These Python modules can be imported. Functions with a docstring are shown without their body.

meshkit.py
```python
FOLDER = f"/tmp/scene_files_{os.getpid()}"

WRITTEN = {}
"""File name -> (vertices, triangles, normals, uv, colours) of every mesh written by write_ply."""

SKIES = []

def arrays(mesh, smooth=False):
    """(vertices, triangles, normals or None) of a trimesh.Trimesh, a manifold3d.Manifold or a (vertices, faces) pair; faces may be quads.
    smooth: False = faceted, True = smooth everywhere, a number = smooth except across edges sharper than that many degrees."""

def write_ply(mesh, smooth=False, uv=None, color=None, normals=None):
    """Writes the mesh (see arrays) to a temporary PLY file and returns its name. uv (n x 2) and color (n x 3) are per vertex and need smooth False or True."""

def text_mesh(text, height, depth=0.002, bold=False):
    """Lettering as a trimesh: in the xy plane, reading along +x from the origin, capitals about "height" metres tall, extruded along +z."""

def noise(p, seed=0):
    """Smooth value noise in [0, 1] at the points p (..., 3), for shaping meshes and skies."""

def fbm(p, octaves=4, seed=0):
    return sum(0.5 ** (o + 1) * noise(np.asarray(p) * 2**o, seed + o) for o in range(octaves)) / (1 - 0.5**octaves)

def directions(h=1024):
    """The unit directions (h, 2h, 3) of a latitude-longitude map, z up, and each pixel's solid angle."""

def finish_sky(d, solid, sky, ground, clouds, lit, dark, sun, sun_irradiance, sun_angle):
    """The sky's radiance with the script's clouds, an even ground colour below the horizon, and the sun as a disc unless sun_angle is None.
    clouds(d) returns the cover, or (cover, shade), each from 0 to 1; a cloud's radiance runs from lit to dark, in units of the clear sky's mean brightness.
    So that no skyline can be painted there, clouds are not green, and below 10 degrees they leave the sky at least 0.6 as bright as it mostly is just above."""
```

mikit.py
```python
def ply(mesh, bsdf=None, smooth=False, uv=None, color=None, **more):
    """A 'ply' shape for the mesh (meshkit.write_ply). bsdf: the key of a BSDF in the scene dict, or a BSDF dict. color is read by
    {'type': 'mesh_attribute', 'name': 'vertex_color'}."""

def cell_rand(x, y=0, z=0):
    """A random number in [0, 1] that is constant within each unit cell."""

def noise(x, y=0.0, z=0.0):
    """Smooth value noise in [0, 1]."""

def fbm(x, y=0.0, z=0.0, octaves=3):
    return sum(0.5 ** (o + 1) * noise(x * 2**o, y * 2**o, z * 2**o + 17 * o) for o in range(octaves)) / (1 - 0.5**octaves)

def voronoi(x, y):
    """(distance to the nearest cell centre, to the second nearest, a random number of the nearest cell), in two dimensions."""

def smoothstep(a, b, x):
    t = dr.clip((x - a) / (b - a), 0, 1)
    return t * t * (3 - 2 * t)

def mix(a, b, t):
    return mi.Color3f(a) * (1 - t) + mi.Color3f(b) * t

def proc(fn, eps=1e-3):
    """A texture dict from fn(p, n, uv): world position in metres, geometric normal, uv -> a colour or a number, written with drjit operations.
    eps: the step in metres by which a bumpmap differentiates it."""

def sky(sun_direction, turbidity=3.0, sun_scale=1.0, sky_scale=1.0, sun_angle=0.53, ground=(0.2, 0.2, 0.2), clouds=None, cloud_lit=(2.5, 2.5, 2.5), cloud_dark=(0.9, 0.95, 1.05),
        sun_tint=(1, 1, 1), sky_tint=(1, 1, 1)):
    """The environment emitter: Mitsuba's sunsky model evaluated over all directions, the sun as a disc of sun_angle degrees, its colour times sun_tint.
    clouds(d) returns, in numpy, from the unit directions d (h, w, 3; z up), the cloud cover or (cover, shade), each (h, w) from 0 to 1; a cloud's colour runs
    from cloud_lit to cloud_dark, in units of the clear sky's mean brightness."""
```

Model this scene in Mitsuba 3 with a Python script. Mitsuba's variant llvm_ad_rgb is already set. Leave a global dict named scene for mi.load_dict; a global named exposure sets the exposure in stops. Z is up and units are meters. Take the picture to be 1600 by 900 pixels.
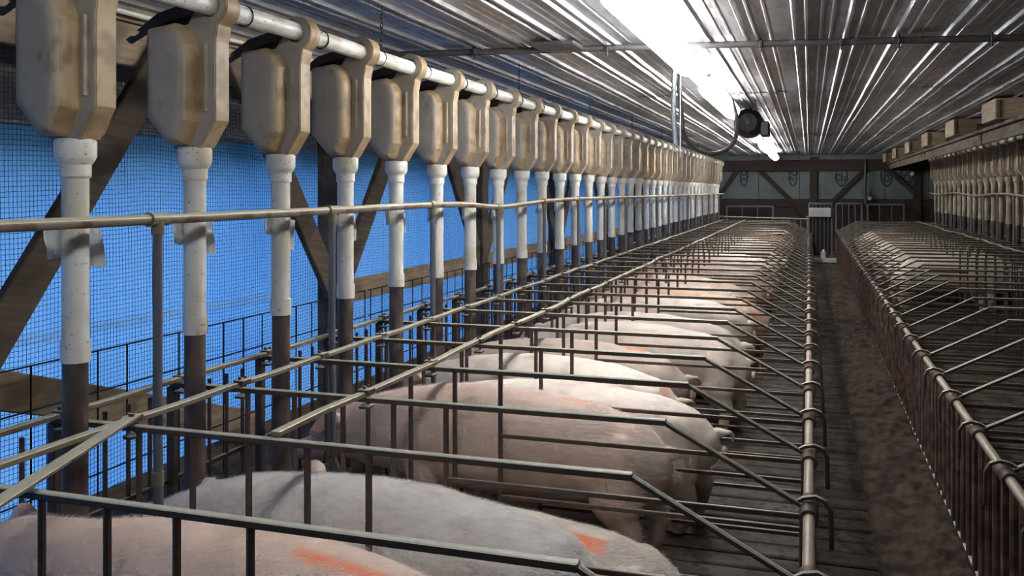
import math, random
import numpy as np, trimesh, manifold3d as m3, shapely.geometry as sg
import drjit as dr, mitsuba as mi, mikit, meshkit
from mikit import noise, fbm, smoothstep, mix
T = mi.ScalarTransform4f
rng = np.random.default_rng(7)
scene, labels = {}, {}

# ------------------------------------------------------------------ camera, light, exposure
FOCAL, PSI, EYE = 1420.0, math.atan(464 / 1420.0), 1.667
fwd = np.array([-math.sin(PSI), math.cos(PSI), 0.0])
scene['camera'] = {'type': 'perspective', 'fov': 2 * math.degrees(math.atan(800 / FOCAL)), 'fov_axis': 'x',
                   'principal_point_offset_y': (450 - 298) / 900.0, 'near_clip': 0.05, 'far_clip': 200.0,
                   'to_world': T().look_at(origin=[0, 0, EYE], target=(np.array([0, 0, EYE]) + fwd).tolist(), up=[0, 0, 1])}
exposure = 0.0
SKY = 2.7                                     # overcast daylight outside the curtain
LAMP = (33.0, 33.3, 33.8)                     # cool tubes along the ceiling
scene['sky'] = {'type': 'constant', 'radiance': {'type': 'rgb', 'value': [SKY * 0.9, SKY * 0.97, SKY * 1.08]}}

# ------------------------------------------------------------------ dimensions
PITCH, Y0 = 0.61, 2.45            # stall width, first divider in view
NDIV = 37
ROWS = {'left': 1, 'right': -1}
AISLE = 0.675                     # x of the right row's rear rail (left row's is 0)
CEIL, YEND, YBACK = 2.67, 26.5, -3.2
WALL = 3.56                       # distance of the side wall planes from the rear rail
def X(row, d):                    # d: distance from the row's rear rail towards its wall
    return -d if row == 'left' else AISLE + d

# ------------------------------------------------------------------ helpers
def lin(r, g, b):
    f = lambda c: c / 255 / 12.92 if c / 255 <= .04045 else ((c / 255 + .055) / 1.055) ** 2.4
    return [f(r), f(g), f(b)]
def rgb(c): return {'type': 'rgb', 'value': list(map(float, c))}
def mat(name, **k):
    scene[name] = {'type': 'twosided', 'bsdf': {'type': 'principled', **k}}
    return name
ORD = ['zeroth', 'first', 'second', 'third', 'fourth', 'fifth', 'sixth', 'seventh', 'eighth', 'ninth', 'tenth', 'eleventh', 'twelfth', 'thirteenth', 'fourteenth',
       'fifteenth', 'sixteenth', 'seventeenth', 'eighteenth', 'nineteenth', 'twentieth']
def ordinal(n):
    if n <= 20: return ORD[n]
    t = {2: 'twenty', 3: 'thirty', 4: 'forty'}[n // 10]
    return t + '-' + ORD[n % 10] if n % 10 else {2: 'twentieth', 3: 'thirtieth', 4: 'fortieth'}[n // 10]
_used = {}
def numbered(key):
    n = _used.get(key, -1) + 1
    _used[key] = n
    return key if n == 0 else f'{key}_{n:03d}'
def thing(name, label, cat, group=None, kind=None):
    key = numbered(name)
    labels[key] = {'label': label, 'category': cat}
    if group: labels[key]['group'] = group
    if kind: labels[key]['kind'] = kind
    return key
def struct(name, label):
    labels[name] = {'label': label, 'kind': 'structure'}
    return name
def put(parent, name, shape, tf=None, label=None, kind=None):
    key = numbered(f'{parent}__{name}') if name else parent
    scene[key] = dict(shape) if tf is None else {**shape, 'to_world': tf}
    if label or kind:
        labels.setdefault(key, {}).update({k: v for k, v in (('label', label), ('kind', kind)) if v})
    return key
def at(x, y, z, rz=0): return T().translate([float(x), float(y), float(z)]) @ T().rotate([0, 0, 1], float(rz))
def P(mesh, bsdf, smooth=False, **k): return mikit.ply(mesh, bsdf, smooth=smooth, **k)
def cat(*ms): return trimesh.util.concatenate([m for m in ms])
def box(a, b):
    a, b = np.minimum(a, b), np.maximum(a, b)
    m = trimesh.creation.box(extents=b - a); m.apply_translation((a + b) / 2); return m
def bev(a, b, c=.004):            # chamfered box
    a, b = np.minimum(a, b).astype(float), np.maximum(a, b).astype(float)
    pts = [[(a if i == 0 else b)[0] + (c if i == 0 else -c) * (k != 0), (a if j == 0 else b)[1] + (c if j == 0 else -c) * (k != 1), (a if l == 0 else b)[2] + (c if l == 0 else -c) * (k != 2)]
           for i in (0, 1) for j in (0, 1) for l in (0, 1) for k in range(3)]
    return trimesh.convex.convex_hull(np.array(pts))
def tube(pts, r, n=8, caps=True):
    p = np.asarray(pts, float); k = len(p)
    rr = np.broadcast_to(np.asarray(r, float), (k,))
    d = np.diff(p, axis=0); d /= np.linalg.norm(d, axis=1, keepdims=True)
    t = np.vstack([d[:1], (d[:-1] + d[1:]), d[-1:]]); t /= np.linalg.norm(t, axis=1, keepdims=True)
    u = np.cross(t[0], [0, 0, 1] if abs(t[0][2]) < .9 else [1, 0, 0]); u /= np.linalg.norm(u)
    a = np.arange(n) * 2 * np.pi / n + np.pi / n
    V = []
    for i in range(k):
        u = u - t[i] * (u @ t[i]); u /= np.linalg.norm(u); w = np.cross(t[i], u)
        s = 1.0
        if 0 < i < k - 1: s = 1 / max(.5, float(t[i] @ d[i]))
        V.append(p[i] + rr[i] * s * (np.cos(a)[:, None] * u + np.sin(a)[:, None] * w))
    V = np.vstack(V); F = []
    for i in range(k - 1):
        for j in range(n):
            A, B = i * n + j, i * n + (j + 1) % n
            F += [[A, B, B + n], [A, B + n, A + n]]
    if caps:
        V = np.vstack([V, p[:1], p[-1:]]); c0, c1 = len(V) - 2, len(V) - 1
        for j in range(n):
            F += [[(j + 1) % n, j, c0], [(k - 1) * n + j, (k - 1) * n + (j + 1) % n, c1]]
    m = trimesh.Trimesh(V, np.array(F), process=False)
    return m
def bar(p0, p1, w, h, up=(0, 0, 1), c=.15):   # rectangular bar, width w across, height h along up
    p0, p1 = np.asarray(p0, float), np.asarray(p1, float)
    d = p1 - p0; L = np.linalg.norm(d); d /= L
    s = np.cross(d, up); s /= np.linalg.norm(s); v = np.cross(s, d)
    m = bev([-w / 2, 0, -h / 2], [w / 2, L, h / 2], min(w, h) * c)
    M = np.eye(4); M[:3, 0], M[:3, 1], M[:3, 2], M[:3, 3] = s, d, v, p0
    m.apply_transform(M); return m
def lathe(profile, n=20):
    m = trimesh.creation.revolve(np.array(profile, float), sections=n); return m
def extr(poly, t0, t1):           # polygon in (u, z) extruded along y from t0 to t1
    m = trimesh.creation.extrude_polygon(poly, t1 - t0, engine='earcut')
    v = m.vertices; m.vertices = np.stack([v[:, 0], t0 + v[:, 2], v[:, 1]], 1); m.invert(); return m
def mirror(m):
    m = m.copy(); m.vertices = m.vertices * [-1, 1, 1]; m.invert(); return m
def sided(m, row): return m if row == 'left' else mirror(m)

# ------------------------------------------------------------------ materials
def f_steel(p, n, uv):            # old steel with dry feed dust lying on what faces up
    g = fbm(p.x * 21, p.y * 21, p.z * 21)
    rust = mix(lin(64, 57, 52), lin(84, 60, 46), smoothstep(.45, .75, g))
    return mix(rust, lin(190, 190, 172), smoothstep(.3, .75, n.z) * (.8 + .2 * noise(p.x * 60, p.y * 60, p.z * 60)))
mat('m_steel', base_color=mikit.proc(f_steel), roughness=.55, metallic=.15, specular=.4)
def f_bars(p, n, uv):             # the lower bars, rubbed bare by the animals
    g = fbm(p.x * 21, p.y * 21, p.z * 21)
    return mix(mix(lin(66, 57, 52), lin(86, 60, 46), smoothstep(.45, .75, g)), lin(128, 120, 104), smoothstep(.6, .95, n.z) * .6)
mat('m_bars', base_color=mikit.proc(f_bars), roughness=.45, metallic=.2, specular=.4)
def f_rail(p, n, uv):
    g = fbm(p.x * 14, p.y * 14, p.z * 14)
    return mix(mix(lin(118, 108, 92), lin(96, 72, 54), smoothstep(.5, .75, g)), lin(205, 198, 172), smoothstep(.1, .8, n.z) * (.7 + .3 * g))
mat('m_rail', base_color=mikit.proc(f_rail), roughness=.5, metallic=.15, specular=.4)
def f_rear(p, n, uv):
    g = fbm(p.x * 14, p.y * 14, p.z * 14)
    return mix(lin(112, 96, 82), lin(166, 154, 134), smoothstep(.2, .8, n.z) * (.5 + .5 * g))
mat('m_rearrail', base_color=mikit.proc(f_rear), roughness=.5, metallic=.1, specular=.4)
def f_rust(p, n, uv):
    g = fbm(p.x * 18, p.y * 18, p.z * 18)
    return mix(lin(58, 44, 40), lin(90, 68, 60), smoothstep(.35, .7, g))
mat('m_rust', base_color=mikit.proc(f_rust), roughness=.6, metallic=.1, specular=.4)
def f_pvc(p, n, uv):
    g = fbm(p.x * 70, p.y * 70, p.z * 70); h = fbm(p.x * 8, p.y * 8, p.z * 5)
    c = mix(lin(232, 230, 220), lin(208, 200, 180), smoothstep(.45, .75, h))
    return mix(c, lin(120, 104, 80), smoothstep(.66, .82, g) * .6)
mat('m_pvc', base_color=mikit.proc(f_pvc), roughness=.45, specular=.4)
def f_pvc_dim(p, n, uv):          # right-row pipe, its colour darkened and browned to imitate the dimmer light there
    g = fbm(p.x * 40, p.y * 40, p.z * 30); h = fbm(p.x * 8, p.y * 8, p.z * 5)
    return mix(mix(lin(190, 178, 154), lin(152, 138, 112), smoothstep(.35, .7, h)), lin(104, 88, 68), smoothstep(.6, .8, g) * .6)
mat('m_pvc_dim', base_color=mikit.proc(f_pvc_dim), roughness=.5, specular=.3)
def f_hop(p, n, uv):
    g = fbm(p.x * 9, p.y * 9, p.z * 9); h = fbm(p.x * 26, p.y * 26, p.z * 11)
    c = mix(lin(168, 146, 112), lin(136, 112, 80), smoothstep(.35, .7, g))
    c = mix(c, lin(156, 154, 148), smoothstep(.6, .98, -n.y) * .75)  # faces towards the camera greyed to imitate the cooler light on them
    return mix(c, lin(92, 72, 48), smoothstep(.58, .85, h) * .45)
mat('m_hopper', base_color=mikit.proc(f_hop), roughness=.5, specular=.4)
def f_dark(p, n, uv):
    g = fbm(p.x * 12, p.y * 12, p.z * 6)
    return mix(lin(58, 50, 48), lin(92, 80, 72), smoothstep(.35, .7, g))
mat('m_darkpipe', base_color=mikit.proc(f_dark), roughness=.5, specular=.4)
mat('m_black', base_color=rgb(lin(26, 25, 26)), roughness=.5)
mat('m_lever', base_color=rgb(lin(56, 48, 44)), roughness=.6)
mat('m_soffit', base_color=rgb(lin(112, 106, 100)), roughness=.8)
mat('m_net', base_color=rgb(lin(24, 28, 44)), roughness=.6)
def f_wood(p, n, uv):
    g = fbm(p.x * 5 + 9, p.y * 3, p.z * 5); s = noise(p.y * 7 + 30 * p.z, p.z * 55 + p.y * 8, p.x * 50)
    return mix(mix(lin(78, 68, 60), lin(104, 90, 76), s), lin(58, 50, 44), smoothstep(.5, .8, g))
mat('m_wood', base_color=mikit.proc(f_wood), roughness=.75, specular=.2)
def f_board(p, n, uv):
    s = noise(p.x * 7 + 3, p.y * 3.0, p.z * 60); g = fbm(p.x * 4, p.y * 4, p.z * 4)
    return mix(mix(lin(164, 146, 120), lin(136, 118, 96), s), lin(108, 92, 74), smoothstep(.5, .8, g))
mat('m_board', base_color=mikit.proc(f_board), roughness=.7, specular=.2)
def f_ceil(p, n, uv):
    g = fbm(p.x * 3, p.y * 1.2, 0.0); h = fbm(p.x * 40, p.y * 9, 1.0)
    return mix(lin(206, 208, 212), lin(164, 156, 154), .6 * smoothstep(.35, .75, g) + .4 * smoothstep(.4, .8, h))
def f_ceilrough(p, n, uv): return .24 + .2 * fbm(p.x * 5, p.y * 2.3, 4.0)
mat('m_ceiling', base_color=mikit.proc(f_ceil), roughness=mikit.proc(f_ceilrough), metallic=.8, specular=.5)
def f_floor(p, n, uv):
    g = fbm(p.x * 6, p.y * 6, 0.0, 4); h = fbm(p.x * 25, p.y * 25, 3.0)
    return mix(mix(lin(52, 45, 39), lin(74, 65, 55), smoothstep(.3, .7, g)), lin(36, 29, 24), smoothstep(.5, .75, h) * .7)
mat('m_slat', base_color=mikit.proc(f_floor), roughness=.7, specular=.3)
def f_dirt(p, n, uv):
    g = fbm(p.x * 12, p.y * 12, p.z * 12, 4)
    return mix(lin(62, 51, 42), lin(38, 31, 26), smoothstep(.35, .7, g))
mat('m_dirt', base_color=mikit.proc(f_dirt), roughness=.85, specular=.1)
mat('m_pit', base_color=rgb(lin(34, 30, 26)), roughness=.7)
def f_foam(p, n, uv):
    g = fbm(p.x * 2.5, p.z * 2.5, 1.0)
    return mix(lin(98, 110, 108), lin(80, 88, 84), g)
mat('m_foam', base_color=mikit.proc(f_foam), roughness=.6)
mat('m_print', base_color=rgb(lin(28, 34, 46)), roughness=.6)
mat('m_darkwood', base_color=rgb(lin(58, 50, 44)), roughness=.8, specular=.2)
mat('m_white', base_color=rgb(lin(222, 224, 220)), roughness=.5)
mat('m_hose', base_color=rgb(lin(62, 60, 60)), roughness=.4)
mat('m_greypipe', base_color=rgb(lin(96, 100, 108)), roughness=.5, metallic=.3)
mat('m_conduit', base_color=rgb(lin(72, 68, 68)), roughness=.5, metallic=.3)
scene['m_seam'] = {'type': 'principledthin', 'base_color': rgb([.9, .9, .88]), 'roughness': .6, 'diff_trans': 1.7}
mat('m_card', base_color=rgb(lin(216, 220, 224)), roughness=.35, specular=.5)
mat('m_tube', base_color=rgb(lin(104, 106, 110)), roughness=.45)
mat('m_housing', base_color=rgb(lin(38, 39, 43)), roughness=.5, metallic=.3)
scene['m_web'] = {'type': 'principledthin', 'base_color': rgb([.6, .6, .62]), 'roughness': .6, 'diff_trans': 1.0}
def f_curt(p, n, uv):
    g = fbm(p.y * 1.3, p.z * .6, 2.0); w = noise(p.y * 240, p.z * 6, 0.0)
    return mix(lin(84, 147, 227), lin(114, 173, 236), g) * (.93 + .07 * w)
scene['m_curtain'] = {'type': 'principledthin', 'base_color': mikit.proc(f_curt), 'roughness': .5, 'diff_trans': 1.25, 'spec_trans': 0.0}
mat('m_ground', base_color=rgb(lin(112, 116, 96)), roughness=.9)
def f_bristle(p, n, uv): return .6 * noise(p.x * 60, p.y * 260, p.z * 260) + .4 * noise(p.x * 160 + 5, p.y * 160, p.z * 160)
scene['m_pig'] = {'type': 'bumpmap', 'scale': .004, 'tex': mikit.proc(f_bristle), 'bsdf': {'type': 'principled', 'base_color': {'type': 'mesh_attribute', 'name': 'vertex_color'}, 'roughness': .55, 'specular': .35, 'sheen': .35}}
scene['m_hair'] = {'type': 'principledthin', 'base_color': rgb([.95, .93, .89]), 'roughness': .4, 'diff_trans': .7}
scene['m_lamp'] = {'type': 'diffuse', 'reflectance': rgb([.8, .8, .8])}

# ------------------------------------------------------------------ the shell
G = thing('ground', 'flat ground outside the barn beyond the blue curtain', 'ground', kind='structure')
put(G, None, P(box([-40, -30, -.6], [-4.0, 60, -.45]), 'm_ground'))
struct('floor', 'dark manure-stained slatted concrete floor of the stalls and aisle')
put('floor', None, P(box([-3.9, YBACK, -.3], [4.5, YEND + .1, -.16]), 'm_pit'))
# slats run across the aisle; the solid strip under the sows' front ends
put('floor', 'slab', P(cat(box([-3.9, YBACK, -.16], [-1.36, YEND, 0])), 'm_slat'))
put('floor', 'slab', P(cat(box([2.05, YBACK, -.16], [4.5, YEND, 0])), 'm_slat'))
put('floor', 'slab', P(cat(box([-1.36, YBACK, -.16], [2.05, .9, 0])), 'm_slat'))
slat_l = P(bev([-1.355, -.066, -.1], [.33, .066, 0], .008), 'm_slat')
slat_r = P(bev([.335, -.066, -.1], [2.045, .066, 0], .008), 'm_slat')
ys = np.arange(.98, YEND - .05, .155)
for y in ys: put('floor', 'slat', slat_l, at(0, y, rng.uniform(-.006, 0)))
for y in ys[:125]: put('floor', 'slat', slat_r, at(0, y, rng.uniform(-.006, 0)))
put('floor', 'slab', P(box([.335, ys[125] - .06, -.16], [2.045, YEND, 0]), 'm_slat'))
# dried manure trodden along the right half of the aisle
def manure():
    nx, ny = 36, 700
    gx, gy = np.meshgrid(np.linspace(.29, AISLE - .01, nx), np.linspace(1.5, 22.0, ny))
    q = np.stack([gx * 7 + gy * 1.3, gy * 4 - gx * 3, gx * 0], -1)
    h = .7 * meshkit.fbm(q, 4, 3) + .3 * meshkit.fbm(q * 3.7, 3, 9) - .38 + .22 * (gx - .35) / .3
    edge = np.clip((gx - .29) / .05, 0, 1)
    gz = np.clip(h, -.03, .5) * .085 * edge + .004
    gz += .02 * np.clip(meshkit.noise(np.stack([gx * 30, gy * 22, gx * 0], -1), 5) - .62, 0, 1) * edge
    V = np.stack([gx, gy, gz], -1).reshape(-1, 3); F = []
    idx = np.arange(nx * ny).reshape(ny, nx)
    F = np.stack([idx[:-1, :-1], idx[:-1, 1:], idx[1:, 1:], idx[1:, :-1]], -1).reshape(-1, 4)
    return (V, F)
k = thing('manure', 'dried lumpy manure and dirt trodden along the right half of the aisle', 'manure', kind='stuff')
put(k, None, P(manure(), 'm_dirt', smooth=True))

# ceiling: ribbed sheets hung under a backing deck
struct('ceiling', 'low ceiling of shiny ribbed metal sheets running the length of the barn')
put('ceiling', None, P(box([-3.95, YBACK - .1, CEIL + .05], [4.5, YEND + .3, CEIL + .15]), 'm_darkwood'))
def ceil_sheet(w, L, seed):
    prof = []                       # (x, drop below CEIL)
    def rib(c, a, b, h): prof.extend([(c - a, 0), (c - b, h), (c + b, h), (c + a, 0)])
    for i in range(3):
        c = -w / 2 + w / 6 + i * w / 3
        rib(c - .034, .016, .006, .02); rib(c + .034, .016, .006, .02)
        rib(c + .12, .013, .006, .005); rib(c + .18, .013, .006, .005)
    prof = [(-w / 2 - .006, .002)] + [q for q in sorted(prof) if -w / 2 < q[0] < w / 2] + [(w / 2 + .006, .002)]
    pr = np.array(prof); ny = 16; yy = np.linspace(0, L, ny)
    V = np.array([[x, y, -h + .006 * (meshkit.noise(np.array([x * 3, y * 1.6, seed * 7.3])) - .5) + .0025 * (meshkit.noise(np.array([x * 9, y * 5, seed * 3.1])) - .5)] for y in yy for x, h in pr])
    n = len(pr); idx = np.arange(n * ny).reshape(ny, n)
    F = np.stack([idx[:-1, :-1], idx[1:, :-1], idx[1:, 1:], idx[:-1, 1:]], -1).reshape(-1, 4)
    return (V, F)
SW = .915
sheets = [P(ceil_sheet(SW, 3.72, s), 'm_ceiling', smooth=25) for s in range(4)]
for j, y in enumerate(np.arange(-1.4, YEND - .5, 3.66)):
    for i in range(8):
        x = -3.86 + SW * (i + .5)
        put('ceiling', 'metal_sheet', sheets[(i * 3 + j * 5) % 4], at(x, y, CEIL + .004 * (i % 2) - .006 * (j % 2)))

# far wall
struct('wall_far', 'far end wall of grey-green foam boards behind dark timber framing')
put('wall_far', None, P(box([-3.95, YEND + .06, -.3], [4.5, YEND + .2, CEIL + .1]), 'm_darkwood'))
for i in range(7):
    x0 = -3.55 + 1.1 * i
    put('wall_far', 'foam_board', P(bev([x0 + .005, YEND + .02, 1.3], [x0 + 1.095, YEND + .06, 2.66], .004), 'm_foam'))
    put('wall_far', 'panel', P(bev([x0 + .005, YEND + .01, 0], [x0 + 1.095, YEND + .05, 1.26], .004), 'm_darkwood'))
put('wall_far', 'top_plate', P(bev([-3.5, YEND - .12, 2.22], [4.1, YEND + .02, 2.52], .01), 'm_darkwood'))
put('wall_far', 'girt', P(bev([-3.5, YEND - .04, 1.22], [4.1, YEND + .02, 1.44], .008), 'm_darkwood'))
for x in (-2.6, .12, 2.75): put('wall_far', 'post', P(bev([x - .1, YEND - .1, 0], [x + .1, YEND + .02, 2.6], .01), 'm_darkwood'))
for a, b in (((-1.35, 2.3), (.02, .88)), ((.55, 1.3), (1.5, 2.3)), ((1.95, 2.3), (2.75, 1.55)), ((-2.5, 1.4), (-1.9, 2.25))):
    put('wall_far', 'brace', P(bar([a[0], YEND - .06, a[1]], [b[0], YEND - .06, b[1]], .05, .12, up=(0, 0, 1)), 'm_darkwood'))
def oval(cx, cz, rw, rh, t):
    o = sg.Point(0, 0).buffer(1, 24); o = __import__('shapely').affinity.scale(o, rw, rh)
    o = o.difference(o.buffer(-t)); o = __import__('shapely').affinity.translate(o, cx, cz)
    return extr(o, YEND + .012, YEND + .02)
def word(text, h, cx, cz, rot):
    m = meshkit.text_mesh(text, h, .006, bold=True); m.apply_translation(-m.bounds.mean(0))
    m.apply_transform(trimesh.transformations.rotation_matrix(rot, [0, 0, 1]))
    m.apply_transform(trimesh.transformations.rotation_matrix(math.pi / 2, [1, 0, 0]))
    m.apply_translation([cx, YEND + .014, cz]); return m
for cx, r, w, rot in ((.85, 0.0, 'Clo', -.12), (2.0, 0, 'Clo', math.pi / 2), (2.5, 0, 'Clo', math.pi / 2), (-.42, 0, 'XC', math.pi / 2 - .4), (-1.75, 0, 'XC', math.pi / 2)):
    cz = 2.0
    put('wall_far', 'printed_mark', P(cat(word(w, .17, cx, cz + (.08 if rot > .5 else .02), rot), oval(cx, cz + .08, .16 if cx > 0 else .12, .3, .035)), 'm_print'), label='dark printed maker mark on the foam board')
# wall behind the camera and right wall
struct('wall_back', 'plain wall behind the camera')
put('wall_back', None, P(box([-3.95, YBACK - .2, -.3], [4.5, YBACK, CEIL + .1]), 'm_darkwood'))
struct('wall_right', 'dark boarded wall behind the right row of feeders')
XR = AISLE + 3.4
put('wall_right', None, P(box([XR + .03, YBACK, -.3], [XR + .15, YEND + .1, CEIL + .1]), 'm_darkwood'))
for i in range(30):
    y = YBACK + i
    put('wall_right', 'board', P(bev([XR, y + .006, 0], [XR + .03, y + .994, 2.6], .004), 'm_wood'))
# left wall: knee wall, posts, braces, girts and a top plate around a long opening
struct('wall_left', 'left wall of rough timber posts and braces round a long curtained opening')
put('wall_left', None, P(box([-WALL - .12, YBACK, -.3], [-WALL + .02, YEND + .1, .02]), 'm_darkwood'))
put('wall_left', 'header', P(box([-WALL - .36, YBACK, 1.88], [-WALL - .28, YEND + .1, CEIL + .12]), 'm_soffit'))
put('wall_left', 'header', P(box([-WALL - .36, YBACK - .1, -.1], [-WALL + .05, YBACK + 1.6, CEIL + .12]), 'm_darkwood'))
for i in range(11):
    y = YBACK + 2.74 * i; y1 = min(y + 2.737, YEND)
    put('wall_left', 'sill_plank', P(bev([-WALL + .02, y + .003, 0], [-WALL + .06, y1, .09], .004), 'm_wood'))
    put('wall_left', 'top_plate', P(bev([-WALL + .07, y + .003, 2.335], [-WALL + .115, y1, 2.56], .004), 'm_board'))
    put('wall_left', 'top_plate', P(bev([-WALL + .07, y + .003, 2.565], [-WALL + .13, y1, 2.645], .004), 'm_board'))
PX = -WALL + .12
posts = [2.96 + 3.19 * i for i in range(8)]
for i, y in enumerate(posts):
    if y > YEND: continue
    put('wall_left', 'post', P(bev([PX - .085, y - .092, 0], [PX + .09, y + .092, 2.33], .01), 'm_wood'))
    for s in (-1, 1):
        put('wall_left', 'brace', P(bar([PX + .03, y + s * .04, .89], [PX + .03, y + s * 1.30, 2.5], .05, .19), 'm_wood'))
    if i >= 1 and i + 1 < len(posts):
        put('wall_left', 'girt', P(bev([PX - .09, y + .095, .775], [PX - .04, posts[i + 1] - .095, .955], .005), 'm_board'))
put('wall_left', 'girt', P(bar([PX - .03, posts[0] + .05, .82], [PX - .03, posts[0] + 2.28, .1], .05, .18), 'm_board'), label='plank sloping down from the post')

# blue curtain outside, netting inside
def curtain():
    ny, nz = 520, 40
    y = np.linspace(YBACK + 1.5, YEND, ny); t = np.linspace(0, 1, nz)
    yy, tt = np.meshgrid(y, t, indexing='ij')
    top = 2.0 + .02 * np.sin(yy * 3.1) + .03 * (meshkit.noise(np.stack([yy * 2.2, yy * 0, yy * 0], -1), 4) - .5) + .015 * np.sin(yy * 11)
    z = .03 + (top - .03) * tt
    q = np.stack([yy * 2.3 + .6 * z, z * .9, yy * 0], -1)
    x = -WALL - .09 + .05 * (meshkit.fbm(q, 3, 2) - .5) + .012 * np.sin(yy * 7 + z * 2.5)
    V = np.stack([x, yy, z], -1).reshape(-1, 3); idx = np.arange(ny * nz).reshape(ny, nz)
    return (V, np.stack([idx[:-1, :-1], idx[1:, :-1], idx[1:, 1:], idx[:-1, 1:]], -1).reshape(-1, 4))
k = thing('wall_curtain', 'translucent blue plastic curtain covering the long opening in the left wall', 'curtain')
put(k, 'sheet', P(curtain(), 'm_curtain', smooth=True))
q = np.arange(1.4, 5.9, .15); n = len(q)
V = np.array([[-WALL - .045 + .004 * math.sin(a * 5), a, .935 + .006 * math.sin(a * 2) + h] for h in (-.024, .024) for a in q])
put(k, 'seam', P((V, np.array([[a, a + 1, n + a + 1, n + a] for a in range(n - 1)])), 'm_seam'), label='pale horizontal seam strip')
put(k, 'hem_rod', P(tube([[-WALL - .085, y, 2.0] for y in np.linspace(YBACK + 1.5, YEND, 20)], .012, 6), 'm_greypipe'))
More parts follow.
